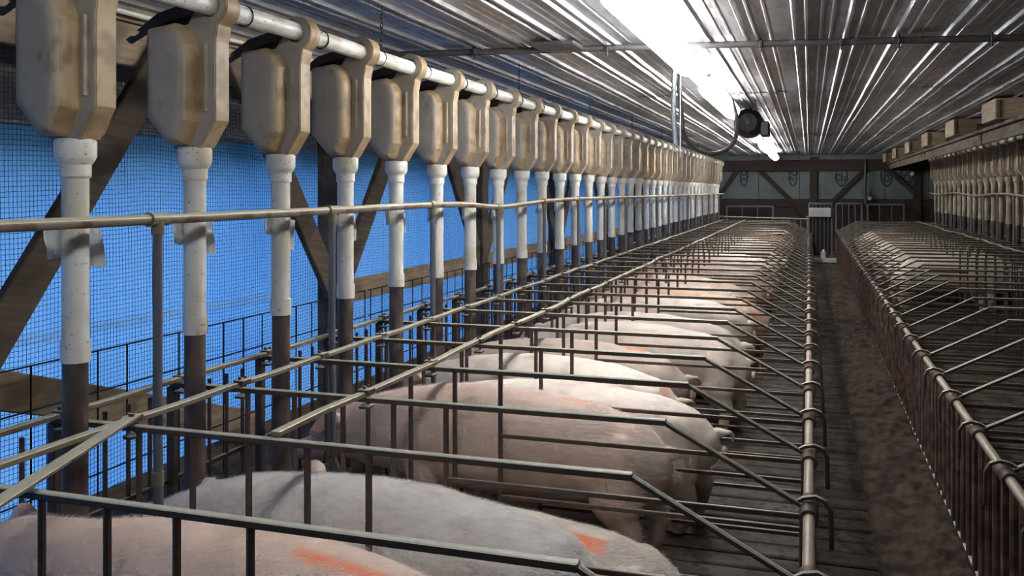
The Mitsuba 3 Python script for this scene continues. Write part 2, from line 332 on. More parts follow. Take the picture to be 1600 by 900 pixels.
def netting():
    c = .0242; r = .0014; x0 = -WALL - .005; ms = []; V = []; F = []; n0 = 0
    def strip(pts, axis):
        nonlocal n0
        pts = np.asarray(pts); k = len(pts)
        o = {'z': np.array([[1, 0, 0], [-.5, .87, 0], [-.5, -.87, 0]]), 'y': np.array([[1, 0, 0], [-.5, 0, .87], [-.5, 0, -.87]])}[axis] * r
        V.append((pts[:, None] + o[None]).reshape(-1, 3))
        for i in range(k - 1):
            for j in range(3):
                a, b = n0 + i * 3 + j, n0 + i * 3 + (j + 1) % 3
                F.append([a, b, b + 3]); F.append([a, b + 3, a + 3])
        n0 += 3 * k
    def warp(y, z): return x0 + .01 * np.sin(y * 2.1 + z), z + .010 * np.sin(y * 3.3) + .006 * np.sin(y * 7.9 + z * 3)
    for y in np.arange(1.4, YEND - .1, c):
        z = np.array([.03, .6, 1.2, 1.8, 2.4]); xw, zw = warp(np.full(5, y), z)
        strip(np.stack([xw, y + .004 * np.sin(z * 4 + y), zw], 1), 'z')
    for z in np.arange(.05, 2.42, c):
        y = np.arange(1.4, YEND, .22); xw, zw = warp(y, np.full(len(y), z))
        strip(np.stack([xw, y, zw], 1), 'y')
    return trimesh.Trimesh(np.vstack(V), np.array(F), process=False)
k = thing('bird_netting', 'fine dark plastic netting stretched in front of the blue curtain', 'netting', kind='stuff')
put(k, None, P(netting(), 'm_net'), kind='stuff')
# long welded wire panels leaning on the posts
def hog_panel(L):
    ms = [tube([[0, 0, z], [0, L, z]], .0045, 5) for z in np.arange(.085, .9, .2)]
    ms += [tube([[.008, y, .0], [.008, y, .89]], .0045, 5) for y in np.arange(.03, L, .2)]
    return cat(*ms)
hp = P(hog_panel(4.85), 'm_black')
for i in range(5):
    k = thing('wire_panel', f'welded wire grid panel along the left wall, {ordinal(i + 1)} from the camera', 'wire panel', 'wire panels along the left wall')
    put(k, 'grid', hp, at(-3.3, 1.55 + 4.9 * i, 0, 0), kind='stuff')
# small white conduit along the top plate
k = thing('conduit', 'thin white conduit running along the pale boards at the top of the left wall', 'conduit')
put(k, None, P(tube([[-WALL + .20, y, 2.59] for y in (1.5, 8, 16, YEND)], .014, 8), 'm_pvc', smooth=40))

# ------------------------------------------------------------------ lamps
LL = 2.4
lamp_h = P(bev([-.022, .03, -.025], [.022, LL - .03, 0], .004), 'm_white')
lamp_d = P(tube([[0, .02, -.115], [0, LL - .02, -.115]], .088, 20), 'm_lamp', smooth=40, emitter={'type': 'area', 'radiance': {'type': 'rgb', 'value': list(LAMP)}})
lamp_dim = {**lamp_d, 'emitter': {'type': 'area', 'radiance': {'type': 'rgb', 'value': [c * .36 for c in LAMP]}}}  # weaker emitter for the unseen lamp over the camera, to lessen its fill
lamp_c = P(bev([-.012, .02, -.04], [.012, .032, -.0], .002), 'm_white')
for i, y in enumerate((.05, 3.9, 7.75, 12.9, 17.6, 22.3)):
    k = thing('ceiling_light', ('long glowing tube light under the ceiling above the camera' if i == 0 else f'long glowing tube light fixed under the ceiling, {ordinal(i)} in view'), 'light', 'tube lights along the ceiling')
    tf = at(-.78 - .01 * i, y, CEIL - .02)
    put(k, 'housing', lamp_h, tf); put(k, 'diffuser', lamp_dim if i == 0 else lamp_d, tf, label='glowing white tube'); put(k, 'end_cap', lamp_c, tf); put(k, 'end_cap', lamp_c, tf @ T().translate([0, LL - .02, 0]))

# ------------------------------------------------------------------ stall dividers, rails, gates
TOP, REAR = .888, .645
def divider_parts():
    parts = {}
    top = cat(bar([-2.44, 0, TOP], [-.455, 0, TOP], .027, .02), bar([-.461, 0, TOP - .001], [-.02, 0, REAR + .01], .018, .018, c=.3))
    parts['top_bar'] = [top]
    xs = [-1.25 - .208 * i for i in range(5)]
    parts['head_bar'] = [tube([[x, 0, .04], [x, 0, TOP - .008]], .0105, 7) for x in xs]
    parts['lower_bar'] = [bar([-1.25, 0, z], [-.02, 0, z], .015, .017) for z in (.62, .36, .12)] + [bar([-2.43, 0, .05], [-1.25, 0, .05], .018, .022)]
    parts['front_post'] = [bev([-2.45, -.018, 0], [-2.415, .018, TOP - .008], .004)]
    parts['hook'] = [tube([[-.04, 0, REAR + .02], [-.015, 0, REAR + .035], [.02, 0, REAR + .042], [.05, 0, REAR + .03], [.066, 0, REAR], [.068, 0, REAR - .12]], .008, 6)]
    parts['rear_post'] = [bev([-.03, -.022, 0], [.014, .022, REAR - .03], .005)]
    return parts
def gate_parts():
    parts = {'sleeve': [tube([[0, -.09, REAR], [0, .085, REAR]], .03, 12)],
             'rail': [tube([[0, .03, REAR], [0, PITCH - .03, REAR]], .019, 10)],
             'upright': [tube([[.0, y, .04], [.0, y, REAR - .01]], .0175, 8) for y in (.155, .305, .455)],
             'bottom_bar': [bar([0, .03, .05], [0, PITCH - .03, .05], .022, .03)]}
    return parts
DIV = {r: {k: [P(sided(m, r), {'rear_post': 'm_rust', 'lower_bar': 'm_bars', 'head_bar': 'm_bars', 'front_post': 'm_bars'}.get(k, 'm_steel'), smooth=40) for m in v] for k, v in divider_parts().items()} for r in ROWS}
GATE = {r: {k: [P(sided(m, r), {'sleeve': 'm_rust', 'rail': 'm_rearrail', 'upright': 'm_rust', 'bottom_bar': 'm_steel'}[k], smooth=40) for m in v] for k, v in gate_parts().items()} for r in ROWS}
FG = {'upright': [P(tube([[0, y, .12], [0, y, TOP - .03]], .009, 6), 'm_bars', smooth=40) for y in (.13, .25, .37, .49)], 'cross_bar': [P(bar([0, .03, z], [0, PITCH - .03, z], .016, .02), 'm_steel') for z in (.12, .5)]}
for row in ROWS:
    n = 0
    for i in range(-1 if row == 'left' else 0, NDIV):
        y = Y0 + PITCH * i
        if row == 'right' and y < 3.0: continue
        n += 1
        k = thing('stall_divider', f'bent steel bar divider between stalls, {ordinal(n)} from the camera in the {row} row', 'stall divider', f'dividers of the {row} row')
        tf = at(X(row, 0), y, rng.uniform(-.004, .004), rng.uniform(-.25, .25))
        for part, shapes in DIV[row].items():
            if row == 'right' and part in ('front_post',): continue
            for s in shapes: put(k, part, s, tf)
        if i == NDIV - 1: continue
        k = thing('rear_gate', f'low rusty rear gate of the {ordinal(n)} stall from the camera in the {row} row', 'gate', f'rear gates of the {row} row')
        tf = at(X(row, 0), y, 0)
        for part, shapes in GATE[row].items():
            for s in shapes: put(k, part, s, tf)
        if row == 'left' and y < 15:
            k = thing('front_gate', f'barred front gate behind the feed pipes, {ordinal(n)} stall from the camera in the left row', 'gate', 'front gates of the left row')
            for part, shapes in FG.items():
                for s in shapes: put(k, part, s, at(-2.45, y, 0))
YL = Y0 + PITCH * (NDIV - 1)
def wavy(x, z, y0, y1, seed, amp=.012):
    ys_ = np.arange(y0, y1 + .01, .305); j = np.random.default_rng(seed).normal(0, amp, (len(ys_), 2))
    return [[x + a, y, z + abs(b) * .6] for y, (a, b) in zip(ys_, j)]
def rail_mesh(pts, w, h): return cat(*[bar(a, np.array(b) + (np.array(b) - np.array(a)) * .004, w, h) for a, b in zip(pts[:-1], pts[1:])])
CLAMP = P(cat(bev([-.022, -.03, -.008], [.022, .03, .012], .003), tube([[0, -.018, .01], [0, -.018, .024]], .006, 6), tube([[0, .018, -.06], [0, .018, .02]], .006, 6), bev([-.02, -.026, -.062], [.02, .026, -.05], .003)), 'm_steel')
for d, y0, w, name in ((2.40, 1.75, .03, 'nearest the left wall, behind the feed pipes'), (2.116, 1.75, .034, 'just in front of the left feed pipes'), (1.575, Y0, .032, 'over the sow shoulders in the left row')):
    k = thing('top_rail', f'long dusty steel rail across the divider tops, {name}', 'rail')
    put(k, 'bar', P(rail_mesh(wavy(-d, TOP + .02, y0, YL, int(d * 100), .007), w, .018), 'm_rail'))
    for i in range(0, 18):
        if Y0 + PITCH * i > y0: put(k, 'clamp', CLAMP, at(-d, Y0 + PITCH * i + .005, TOP + .028))
for d, name in ((2.42, 'beside the right feed pipes'), (1.82, 'over the fronts of the right stalls')):
    k = thing('top_rail', f'long dusty steel rail across the divider tops, {name}', 'rail')
    put(k, None, P(rail_mesh(wavy(X('right', d), TOP + .02, 4.0, YL, int(d * 90), .014), .032, .018), 'm_rail'))
k = thing('brace_strap', 'flat dusty steel strap slanting across the nearest stall corner at lower left', 'strap')
put(k, 'strap', P(bar([-2.105, 2.46, TOP + .042], [-1.66, 1.17, TOP + .034], .044, .01), 'm_rail'))
put(k, 'bolt', P(tube([[-2.09, 2.42, TOP + .04], [-2.09, 2.42, TOP + .056]], .009, 6), 'm_steel'))

# concrete feed troughs
for row in ROWS:
    k = thing('feed_trough', f'long concrete feed trough along the fronts of the {row} stalls', 'trough')
    u = sg.Polygon([(-.2, 0), (.2, 0), (.2, .2), (.165, .2), (.1, .05), (-.1, .05), (-.165, .2), (-.2, .2)])
    m = extr(u, 1.2, YL + .4); m.apply_translation([X(row, 2.2), 0, 0]); put(k, None, P(m, 'm_slat'))

# ------------------------------------------------------------------ feeders
ZC, AU, AZ = 1.832, .105, .545      # collar height, auger offset from the pipe towards the aisle, auger height above the collar
def hopper():
    pl = sg.Polygon([(-.06, 0), (.06, 0), (.128, .105), (.128, .41), (.14, .47), (.03, .53), (.0, .48), (-.138, .47), (-.138, .115)])
    ring = sg.Point(AU, AZ).buffer(.076, 24)
    pl = pl.union(ring).buffer(-.015).buffer(.015).buffer(.012).buffer(-.012)
    hole = sg.Point(AU, AZ).buffer(.043, 20)
    ms = [extr(pl.buffer(-b).difference(hole), -t, t) for t, b in ((.040, 0), (.045, .003), (.048, .008))]
    q = sg.Polygon([(-.142, .115), (-.142, .465), (-.02, .48), (.035, .45), (.062, .39), (.062, .1), (.02, .012), (-.05, .012)]).buffer(-.02).buffer(.02)
    for s in (-1, 1):
        pts = []
        for t, b in ((.03, 0), (.085, .0), (.115, .012), (.128, .03), (.131, .05)):
            c = np.array(q.buffer(-b).exterior.coords); pts.append(np.stack([c[:, 0], np.full(len(c), s * t), c[:, 1]], 1))
        ms.append(trimesh.convex.convex_hull(np.vstack(pts)))
        pts = []                                   # the raised rib beside the groove
        ms.append(trimesh.convex.convex_hull(np.vstack([tube([[.085, s * .045, .14], [.085, s * .045, .40]], .012, 8).vertices])))
    return cat(*ms)
def lever():
    pl = sg.Polygon([(-.27, .43), (-.25, .415), (-.1, .485), (.02, .51), (.05, .545), (-.02, .55), (-.12, .525)])
    pl = pl.difference(__import__('shapely').affinity.rotate(__import__('shapely').affinity.scale(sg.Point(-.225, .452).buffer(1, 8), .022, .008), 25))
    return cat(extr(pl, -.07, -.055), extr(pl.intersection(sg.box(-.15, .3, .1, .6)), -.07, .07))
feeder_parts = {
    'hopper': (hopper(), 'm_hopper', 35), 'lever': (lever(), 'm_lever', False),
    'collar': (lathe([(0, .004), (.062, .004), (.066, -.004), (.066, -.052), (.060, -.066), (.050, -.08), (0, -.08)]), 'm_pvc', 25),
    'reducer': (lathe([(0, -.078), (.049, -.078), (.049, -.118), (.0465, -.123), (0, -.123)]), 'm_pvc', 25),
    'pipe': (lathe([(0, -.12), (.0425, -.12), (.0425, -.66), (0, -.66)]), 'm_pvc', 25),
    'coupling': (lathe([(0, -.652), (.0455, -.652), (.047, -.66), (.047, -.722), (.045, -.727), (0, -.727)]), 'm_pvc', 25),
    'drop_pipe': (lathe([(0, -.72), (.0405, -.72), (.0405, -1.6), (0, -1.6)]), 'm_darkpipe', 40)}
FEED = {r: {k: P(sided(m, r), 'm_pvc_dim' if b == 'm_pvc' and r == 'right' else b, smooth=s) for k, (m, b, s) in feeder_parts.items()} for r in ROWS}
def card(seed):
    r = np.random.default_rng(seed); nu, nv = 9, 4; V = []
    for i in range(nu):
        for j in range(nv):
            u, v = (i / (nu - 1) - .5) * .24, (j / (nv - 1) - .5) * .1
            bend = .0 if abs(u) < .04 else (abs(u) - .04) * .55
            V.append([-.047 + bend + r.normal(0, .003), u, v - .22 * u + (-.04 if u > .04 else 0) * (j == 0) + r.normal(0, .003)])
    idx = np.arange(nu * nv).reshape(nu, nv)
    F = np.stack([idx[:-1, :-1], idx[1:, :-1], idx[1:, 1:], idx[:-1, 1:]], -1).reshape(-1, 4)
    V = np.array(V); V2 = V - [.0018, 0, 0]; n = len(V)
    return (np.vstack([V, V2]), np.vstack([F, F[:, ::-1] + n]))
CARDS = [P(card(s), 'm_card') for s in range(4)]
CARDSR = [P((card(s)[0] * [-1, 1, 1], card(s)[1][:, ::-1]), 'm_card') for s in range(4)]
for row in ROWS:
    n = 0
    for i in range(NDIV):
        y = 2.392 + PITCH * i
        if row == 'right' and y < 6.5: continue
        n += 1
        k = thing('feeder', f'tan feed hopper on {"white" if row == "left" else "shade_toned"} drop pipe, {ordinal(n)} from the camera, {row} row', 'feeder', f'feeders of the {row} row')
        x, z = (X(row, 2.29), ZC) if row == 'left' else (X(row, 2.28), ZC + .05)
        dz, rz = rng.uniform(-.006, .006), rng.uniform(-1.5, 1.5)
        if i < 5: dz = (-.0, -.0, -.004, .004, .004)[i]
        for part, s in FEED[row].items():
            put(k, part, s, at(x, y, z + dz, rz if part in ('hopper', 'lever') else 0) if part not in ('coupling', 'drop_pipe') else at(x + rng.uniform(-.002, .002), y, z + dz), label={'drop_pipe': 'dark rusty steel drop pipe', 'lever': 'black plastic lever'}.get(part))
        if row == 'left' or i % 3 == 1:
            put(k, 'card', (CARDS if row == 'left' else CARDSR)[i % 4], at(x, y, 1.505 + rng.uniform(-.012, .012), 0) @ T().rotate([1, 0, 0], float(rng.uniform(-12, 14))), label='curled white card behind the pipe')
    # auger tube through the hanger rings
    xa = x + (AU if row == 'left' else -AU); za = z + AZ
    k = thing('auger_tube', f'long dusty white feed tube threaded through the hopper rings of the {row} row', 'feed tube')
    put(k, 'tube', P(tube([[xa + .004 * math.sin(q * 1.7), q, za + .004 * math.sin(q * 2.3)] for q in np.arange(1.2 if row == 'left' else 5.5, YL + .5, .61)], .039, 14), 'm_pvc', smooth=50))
    hoop = P(trimesh.creation.torus(.041, .0035, 18, 6).apply_transform(trimesh.transformations.rotation_matrix(math.pi / 2, [1, 0, 0])), 'm_black', smooth=True)
    for q in np.arange(2.4 + .17, YL, .61 if row == 'left' else 1.22): put(k, 'hoop', hoop, at(xa, q, za))
    if row == 'left':
        link = trimesh.creation.torus(.008, .0022, 10, 5); link.vertices *= [1, 1.9, 1]
        link.apply_transform(trimesh.transformations.rotation_matrix(math.pi / 2, [1, 0, 0]))
        L2 = link.copy(); L2.apply_transform(trimesh.transformations.rotation_matrix(math.pi / 2, [0, 0, 1]))
        ch = []
        for q in range(9):
            m = (link if q % 2 else L2).copy(); m.apply_translation([0, 0, .03 + q * .024]); ch.append(m)
        ch.append(tube([[0, 0, .0], [.002, 0, .03]], .002, 5)); ch.append(tube([[0, 0, .235], [0, 0, .26]], .002, 5))
        chs = P(cat(*ch), 'm_black', smooth=True)
        for j, q in enumerate((4.42, 6.86, 9.3, 11.7, 14.2, 16.6, 19.1, 21.5)):
            kk = thing('hanger_chain', f'small dark chain hanging the feed tube from the ceiling, {ordinal(j + 1)} from the camera', 'chain', 'hanger chains of the left feed tube')
            put(kk, None, chs, at(xa, q, za + .03) @ T().rotate([1, 0, 0], float(rng.uniform(-6, 6))))

# ------------------------------------------------------------------ water lines
def waterline(row):
    d = 2.16; x = X(row, d); z = 1.567 if row == 'left' else 1.60
    k = thing('water_line', f'grey water pipe with dark drop pipes running before the feeders of the {row} row', 'water pipe')
    ys_ = np.arange(1.2 if row == 'left' else 6, YL + .4, .305)
    off = np.interp(ys_, [1.2, 2.6, 3.8, 5.0, 5.6, 6.3, 7.5, 8.4, 30], [.0, .0, .005, .015, .012, -.025, .01, .02, .01]) if row == 'left' else .02 * np.sin(ys_ * 1.3)
    put(k, 'pipe', P(tube(np.stack([np.full(len(ys_), x), ys_, z + off], 1), .0185, 10), 'm_rail', smooth=50))
    tee = P(cat(tube([[0, -.045, 0], [0, .045, 0]], .024, 12), tube([[0, 0, 0], [0, 0, -.055]], .022, 12), tube([[0, -.046, 0], [0, -.04, 0]], .026, 12)), 'm_rail', smooth=40)
    dp = P(tube([[0, 0, -.05], [0, 0, -.7], [.006, 0, -1.12]], .0165, 10), 'm_greypipe', smooth=40)
    nip = P(cat(tube([[.006, 0, -1.1], [.006, 0, -1.16]], .021, 10), tube([[.006, 0, -1.15], [.03, .01, -1.24]], .011, 8), tube([[.0, 0, -.88], [.0, 0, -.93]], .021, 10)), 'm_rail', smooth=40)
    for q in np.arange(2.63, YL, 1.22):
        if row == 'right' and q < 6: continue
        o = float(np.interp(q, ys_, off))
        put(k, 'tee', tee, at(x, q, z + o)); dk = put(k, 'drop_pipe', dp, at(x, q, z + o)); put(dk, 'nipple', nip, at(x, q, z + o))
for row in ROWS: waterline(row)

# ------------------------------------------------------------------ pigs
def ell(c, r): return m3.Manifold.sphere(1.0, 28).scale(tuple(map(float, r))).translate(tuple(map(float, c)))
def chain(nodes): return [m3.Manifold.batch_hull([ell(*a), ell(*b)]) for a, b in zip(nodes[:-1], nodes[1:])]
def pig_mesh(pose, res, seed=0):
    lift = {'stand': 0.0, 'head_up': .02, 'lie': -.29, 'droop': -.02}[pose]
    S = 1.10
    tor = [(-.10, .43, .12, .12), (-.19, .455, .175, .165), (-.33, .475, .205, .195), (-.56, .487, .232, .212), (-.82, .492, .238, .212), (-1.03, .49, .224, .2), (-1.2, .488, .196, .178)]
    if pose == 'droop': tor = [(a, b - .10 * max(0, (a + .85) / .85), c, w) for a, b, c, w in tor]
    if pose == 'lie': tor = [(a, b - .01, c * .96, w * 1.1) for a, b, c, w in tor]
    nodes = [((a * S, 0, b + lift), (.10 if q == 0 else .15, w, c)) for q, (a, b, c, w) in enumerate(tor)]
    hz = {'stand': .40, 'head_up': .49, 'lie': .3, 'droop': .34}[pose]
    nodes += [((-1.36 * S, 0, .47 + lift * .9 + (.05 if pose == 'head_up' else 0)), (.13, .135, .165)),
              ((-1.5 * S, 0, hz + .05), (.11, .105, .115))]
    parts = chain(nodes)
    head = [((-1.5 * S, 0, hz + .05), (.10, .105, .115)), ((-1.6 * S, 0, hz - .01), (.07, .078, .085)), ((-1.69 * S, 0, hz - .05), (.045, .052, .055)), ((-1.745 * S, 0, hz - .065), (.02, .056, .05))]
    parts += chain(head)
    for s in (-1, 1):               # ears
        parts += [m3.Manifold.batch_hull([ell((-1.47 * S, s * .085, hz + .13), (.03, .02, .02)), ell((-1.5 * S, s * .15, hz + .15), (.05, .012, .04)), ell((-1.57 * S, s * .165, hz + .08), (.02, .01, .02))])]
        parts += chain([((-.23, s * .105, .43 + lift), (.13, .085, .17)), ((-.22, s * .12, .31 + (lift if pose == 'lie' else 0)), (.105, .07, .1))])   # ham
        if pose == 'lie':
            parts += chain([((-.25, s * .19, .12), (.13, .06, .1)), ((-.5, s * .23, .07), (.06, .045, .05)), ((-.36, s * .24, .04), (.035, .03, .03))])
            parts += chain([((-1.12 * S, s * .15, .12), (.08, .06, .09)), ((-1.3 * S, s * .19, .05), (.045, .04, .04)), ((-1.1 * S, s * .2, .035), (.035, .03, .03))])
        else:
            j = .03 * s
            parts += chain([((-.22 + j, s * .125, .32), (.095, .07, .1)), ((-.13 + j, s * .125, .19), (.042, .036, .05)), ((-.155 + j, s * .125, .07), (.033, .031, .035)), ((-.18 + j, s * .125, .03), (.045, .038, .03))])
            parts += chain([((-1.08 * S - j, s * .12, .36), (.085, .065, .12)), ((-1.09 * S - j, s * .12, .2), (.045, .042, .05)), ((-1.08 * S - j, s * .12, .08), (.034, .032, .035)), ((-1.1 * S - j, s * .12, .03), (.045, .038, .03))])
    zt = .50 + lift - (.1 if pose == 'droop' else 0)
    parts += chain([((-.03, 0, zt), (.03, .022, .03)), ((.03, .0, zt + .008), (.012, .011, .012)), ((.045, .012, zt - .012), (.009, .009, .009)), ((.042, .024, zt - .04), (.007, .007, .007))])
    parts += [ell((.0, 0, zt - .10), (.02, .022, .036))]
    m = m3.Manifold.batch_boolean(parts, m3.OpType.Add).refine_to_length(res * 1.1)
    mm = m.to_mesh(); t = trimesh.Trimesh(mm.vert_properties[:, :3], mm.tri_verts, process=True)
    trimesh.smoothing.filter_taubin(t, .5, .52, int(14 * (.02 / res) ** 2) if res < .02 else 9)
    v = t.vertices.copy(); n = t.vertex_normals
    d = .022 * (meshkit.fbm(v * 5.5 + seed * 3.7, 3, seed) - .5) + .004 * (meshkit.fbm(v * [14, 30, 30] + seed, 2, seed + 5) - .5)
    body = np.clip((v[:, 2] - .2 - lift) / .1, 0, 1) * np.clip((v[:, 0] + 1.55) / .15, 0, 1)
    t.vertices = v + n * (d * body)[:, None]
    return t
def pig_color(t, tone, seed, mark=None):
    v, n = t.vertices, t.vertex_normals
    tones = {'white': lin(246, 230, 212), 'pink': lin(236, 208, 188), 'tan': lin(212, 178, 150), 'grey': lin(206, 186, 170), 'bristly': lin(246, 238, 232)}
    c = np.tile(np.array(tones[tone]), (len(v), 1))
    a = meshkit.fbm(v * 4 + seed, 4, seed)[:, None]
    c = c * (.80 + .30 * a + .12 * meshkit.noise(v * 45, seed)[:, None] + (.34 if tone == 'bristly' else .06) * (meshkit.noise(v * [40, 95, 95], seed + 1)[:, None] - .5))
    pink = np.array(lin(222, 150, 140)); w = np.clip(-(v[:, 0] + 1.55) / .2, 0, 1)[:, None] * .6
    w = np.maximum(w, (np.clip((v[:, 0] + .02) / .04, 0, 1) * np.clip((.43 - v[:, 2]) / .05, 0, 1))[:, None] * .5)
    c = c * (1 - w) + pink * w
    dirt = np.array(lin(92, 68, 52)); low = np.clip((.42 - v[:, 2]) / .4, 0, 1); b = meshkit.fbm(v * 9 + seed * 2, 4, seed + 3)
    w = np.clip((b - .52) * 5 + low * .9 - .2, 0, 1)[:, None] * (.25 + .6 * low[:, None])
    c = c * (1 - w) + dirt * w
    if mark:
        x0, x1, y0, y1, ht = mark
        f = np.clip((v[:, 0] - x0) / .03, 0, 1) * np.clip((x1 - v[:, 0]) / .03, 0, 1) * np.clip((v[:, 1] - y0) / .03, 0, 1) * np.clip((y1 - v[:, 1]) / .03, 0, 1) * (n[:, 2] > .15)
        f = (f * np.clip(meshkit.fbm(v * 22, 3, 8) * 2.2 - .25, 0, 1) * ht)[:, None]
        c = c * (1 - f) + np.array(lin(250, 132, 66)) * f
    return np.clip(c, .01, .95)
_pm = {}
def pig_shape(pose, res, seed, tone, mark=None):
    key = (pose, res, seed)
    if key not in _pm: _pm[key] = pig_mesh(pose, res, seed)
    t = _pm[key]
    return P(t, 'm_pig', smooth=True, color=pig_color(t, tone, seed, mark)), t
def coat(t, count, seed, lo=-.15):
    pts, fi = trimesh.sample.sample_surface(t, count * 2, seed=seed)
    n = t.face_normals[fi]; ok = (n[:, 2] > lo) & (pts[:, 0] > -1.75); pts, n = pts[ok][:count], n[ok][:count]
    r = np.random.default_rng(seed)
    back = np.array([1, 0, -.25]) + r.normal(0, .35, n.shape); back -= n * (back * n).sum(1, keepdims=True); back /= np.linalg.norm(back, axis=1, keepdims=True)
    d = back * .85 + n * .4; L = r.uniform(.016, .036, (len(n), 1)); s = np.cross(n, back) * .0011
    V = np.stack([pts - s - n * .002, pts + s - n * .002, pts + d * L], 1).reshape(-1, 3)
    return trimesh.Trimesh(V, np.arange(len(V)).reshape(-1, 3), process=False)
# stall, pose, tone, rump distance from the rear rail, height scale, width, paint (in the pig's own frame), text
NEAR = [
    (0, 'head_up', 'pink', .70, 1.0, 1.0, (-.60, -.10, -.085, -.015, .8), 'pink sow with a long orange paint stripe on her back'),
    (1, 'stand', 'bristly', .58, .93, 1.08, None, 'large white bristly sow with a sloping rump'),
    (2, 'lie', 'white', .38, 1.02, 1.05, (-.54, -.32, -.13, -.03, 1.1), 'lying sow with an orange paint bar across her rump'),
    (3, 'stand', 'pink', .55, 1.035, 1.08, (-.52, -.36, -.04, .06, .5), 'broad pink sow with a short curled tail'),
    (4, 'stand', 'white', .40, .94, 1.02, None, 'pale sow with a brightly lit rump'),
    (5, 'stand', 'white', .66, .945, 1.0, (-.16, -.06, -.1, .1, .5), 'cream white sow standing well forward'),
    (6, 'stand', 'grey', .70, .96, 1.0, (-.44, -.28, -.05, .1, 1.0), 'greyish sow with a small orange paint patch'),
    (7, 'stand', 'white', .36, 1.0, 1.05, None, 'white sow standing right back in her stall'),
    (8, 'stand', 'white', .44, 1.0, 1.0, None, 'white sow with her tail against the bars'),
    (9, 'lie', 'grey', .5, 1.0, 1.0, None, 'greyish lying sow'),
    (10, 'stand', 'white', .46, 1.0, 1.05, (-1.2, -1.0, -.1, .1, .5), 'bright white sow with a rounded back'),
    (11, 'stand', 'tan', .34, .97, 1.05, None, 'tan sow with a broad rump'),
    (12, 'stand', 'grey', .5, .97, 1.0, None, 'dull grey sow'),
]
FARTONE = ['white', 'pink', 'white', 'pink', 'tan', 'white', 'pink', 'grey']
for row in ROWS:
    base_rot = 0 if row == 'left' else 180
    if row == 'left':
        for (i, pose, tone, rump, hs, ws, mark, text) in NEAR:
            near = i < 5; res = .011 if i == 1 else .014 if near else .022
            shape, t = pig_shape(pose, res, i + 1 if i < 9 else 3, tone, mark)
            y = Y0 + PITCH * (i - .5)
            k = thing('pig', f'{text}, {ordinal(i + 1)} from camera, left row', 'pig', 'sows of the left row')
            tf = T().translate([-rump, y, 0]) @ T().rotate([0, 0, 1], -3.0 if i % 2 else 1.5) @ T().scale([1.0, ws, hs])
            put(k, 'body', shape, tf)
            if i in (0, 1, 2, 3): put(k, 'bristles', P(coat(t, {0: 16000, 1: 60000, 2: 14000, 3: 20000}[i], i), 'm_hair'), tf, kind='stuff', label='short pale bristles')
    far = [pig_shape(('stand', 'stand', 'stand', 'lie', 'stand', 'stand', 'stand', 'lie')[j], .03, 20 + j % 3, FARTONE[j], (-.6, -.42, -.1, .12, .9) if j in (3, 4) else None)[0] for j in range(8)]
    for i in range(13 if row == 'left' else 19, NDIV):
        y = Y0 + PITCH * (i - .5); j = int(rng.integers(0, 8))
        if row == 'right' and j in (3, 7) or i in (19, 20, 22): j = 0
        k = thing('pig', f'{FARTONE[j]} sow {"lying" if j in (3, 7) else "standing"} in the {ordinal(i + 1)} stall from the camera in the {row} row', 'pig', f'sows of the {row} row')
        put(k, 'body', far[j], T().translate([X(row, float(rng.uniform(.34, .6))), y, 0]) @ T().rotate([0, 0, 1], base_rot + (-3.0 if (i % 2) == (row == 'left') else 2.0)) @ T().scale([1, float(rng.uniform(1.04, 1.14)), float(rng.uniform(1.0, 1.07))]))

# ------------------------------------------------------------------ ceiling hardware
k = thing('cross_conduit', 'dark metal conduit clamped straight across the ribbed ceiling beyond the first light', 'conduit')
put(k, 'pipe', P(tube([[-2.9, 5.84, CEIL - .04], [-.9, 6.1, CEIL - .036], [1.3, 6.43, CEIL - .04], [3.2, 6.7, CEIL - .04]], .023, 8), 'm_conduit', smooth=50))
cl_ = P(cat(bar([0, -.03, -.0], [0, .03, .0], .02, .045), tube([[0, 0, -.05], [0, 0, .04]], .006, 6)), 'm_black')
for x in (-2.2, -1.3, -.3, .2, .55, 1.1, 1.9): put(k, 'clamp', cl_, at(x, 6.1 + (x + .9) * .147, CEIL - .04))
k = thing('junction_box', 'flat grey metal plate box on the ceiling left of the first light', 'box')
put(k, None, P(bev([-1.75, 5.72, CEIL - .05], [-1.45, 6.0, CEIL - .022], .006), 'm_conduit'))
hs = []
for t in np.linspace(0, 1, 26):
    a = math.pi * 1.0 * t
    hs.append([-.86 + .17 + -.17 * math.cos(a), 6.55 + .5 * t, 2.12 - .17 * math.sin(a) - .02 * t])
pts = [[-.86, 6.5, CEIL - .06], [-.875, 6.5, 2.4]] + hs + [[-.53, 7.2, 2.24], [-.60, 7.6, 2.42], [-.70, 7.95, 2.55]]
k = thing('hose', 'dark rubber hose looping down from the ceiling between the first two lights', 'hose')
put(k, None, P(tube(pts, .0165, 8), 'm_hose', smooth=60))
k = thing('hanging_tube', 'pale grey flexible tube hanging straight down from the end of the first light', 'tube')
put(k, None, P(tube([[-.875, 6.36, CEIL - .05], [-.895, 6.37, 2.45], [-.9, 6.38, 2.2], [-.882, 6.38, 1.985]], [.015, .016, .018, .018], 8), 'm_tube', smooth=50))
k = thing('pull_cord', 'thin pale cord hanging beside the grey tube', 'cord')
put(k, None, P(tube([[-.845, 6.36, CEIL - .05], [-.85, 6.37, 2.2], [-.85, 6.37, 1.9]], .004, 5), 'm_card'))
k = thing('motor_housing', 'dark grey motor housing hung from the ceiling behind the second light', 'motor')
put(k, 'drum', P(tube([[-.70, 11.25, 2.49], [-.70, 11.27, 2.49], [-.70, 11.34, 2.49], [-.70, 11.75, 2.49], [-.70, 11.8, 2.49]], [.03, .11, .17, .17, .12], 20), 'm_black', smooth=35))
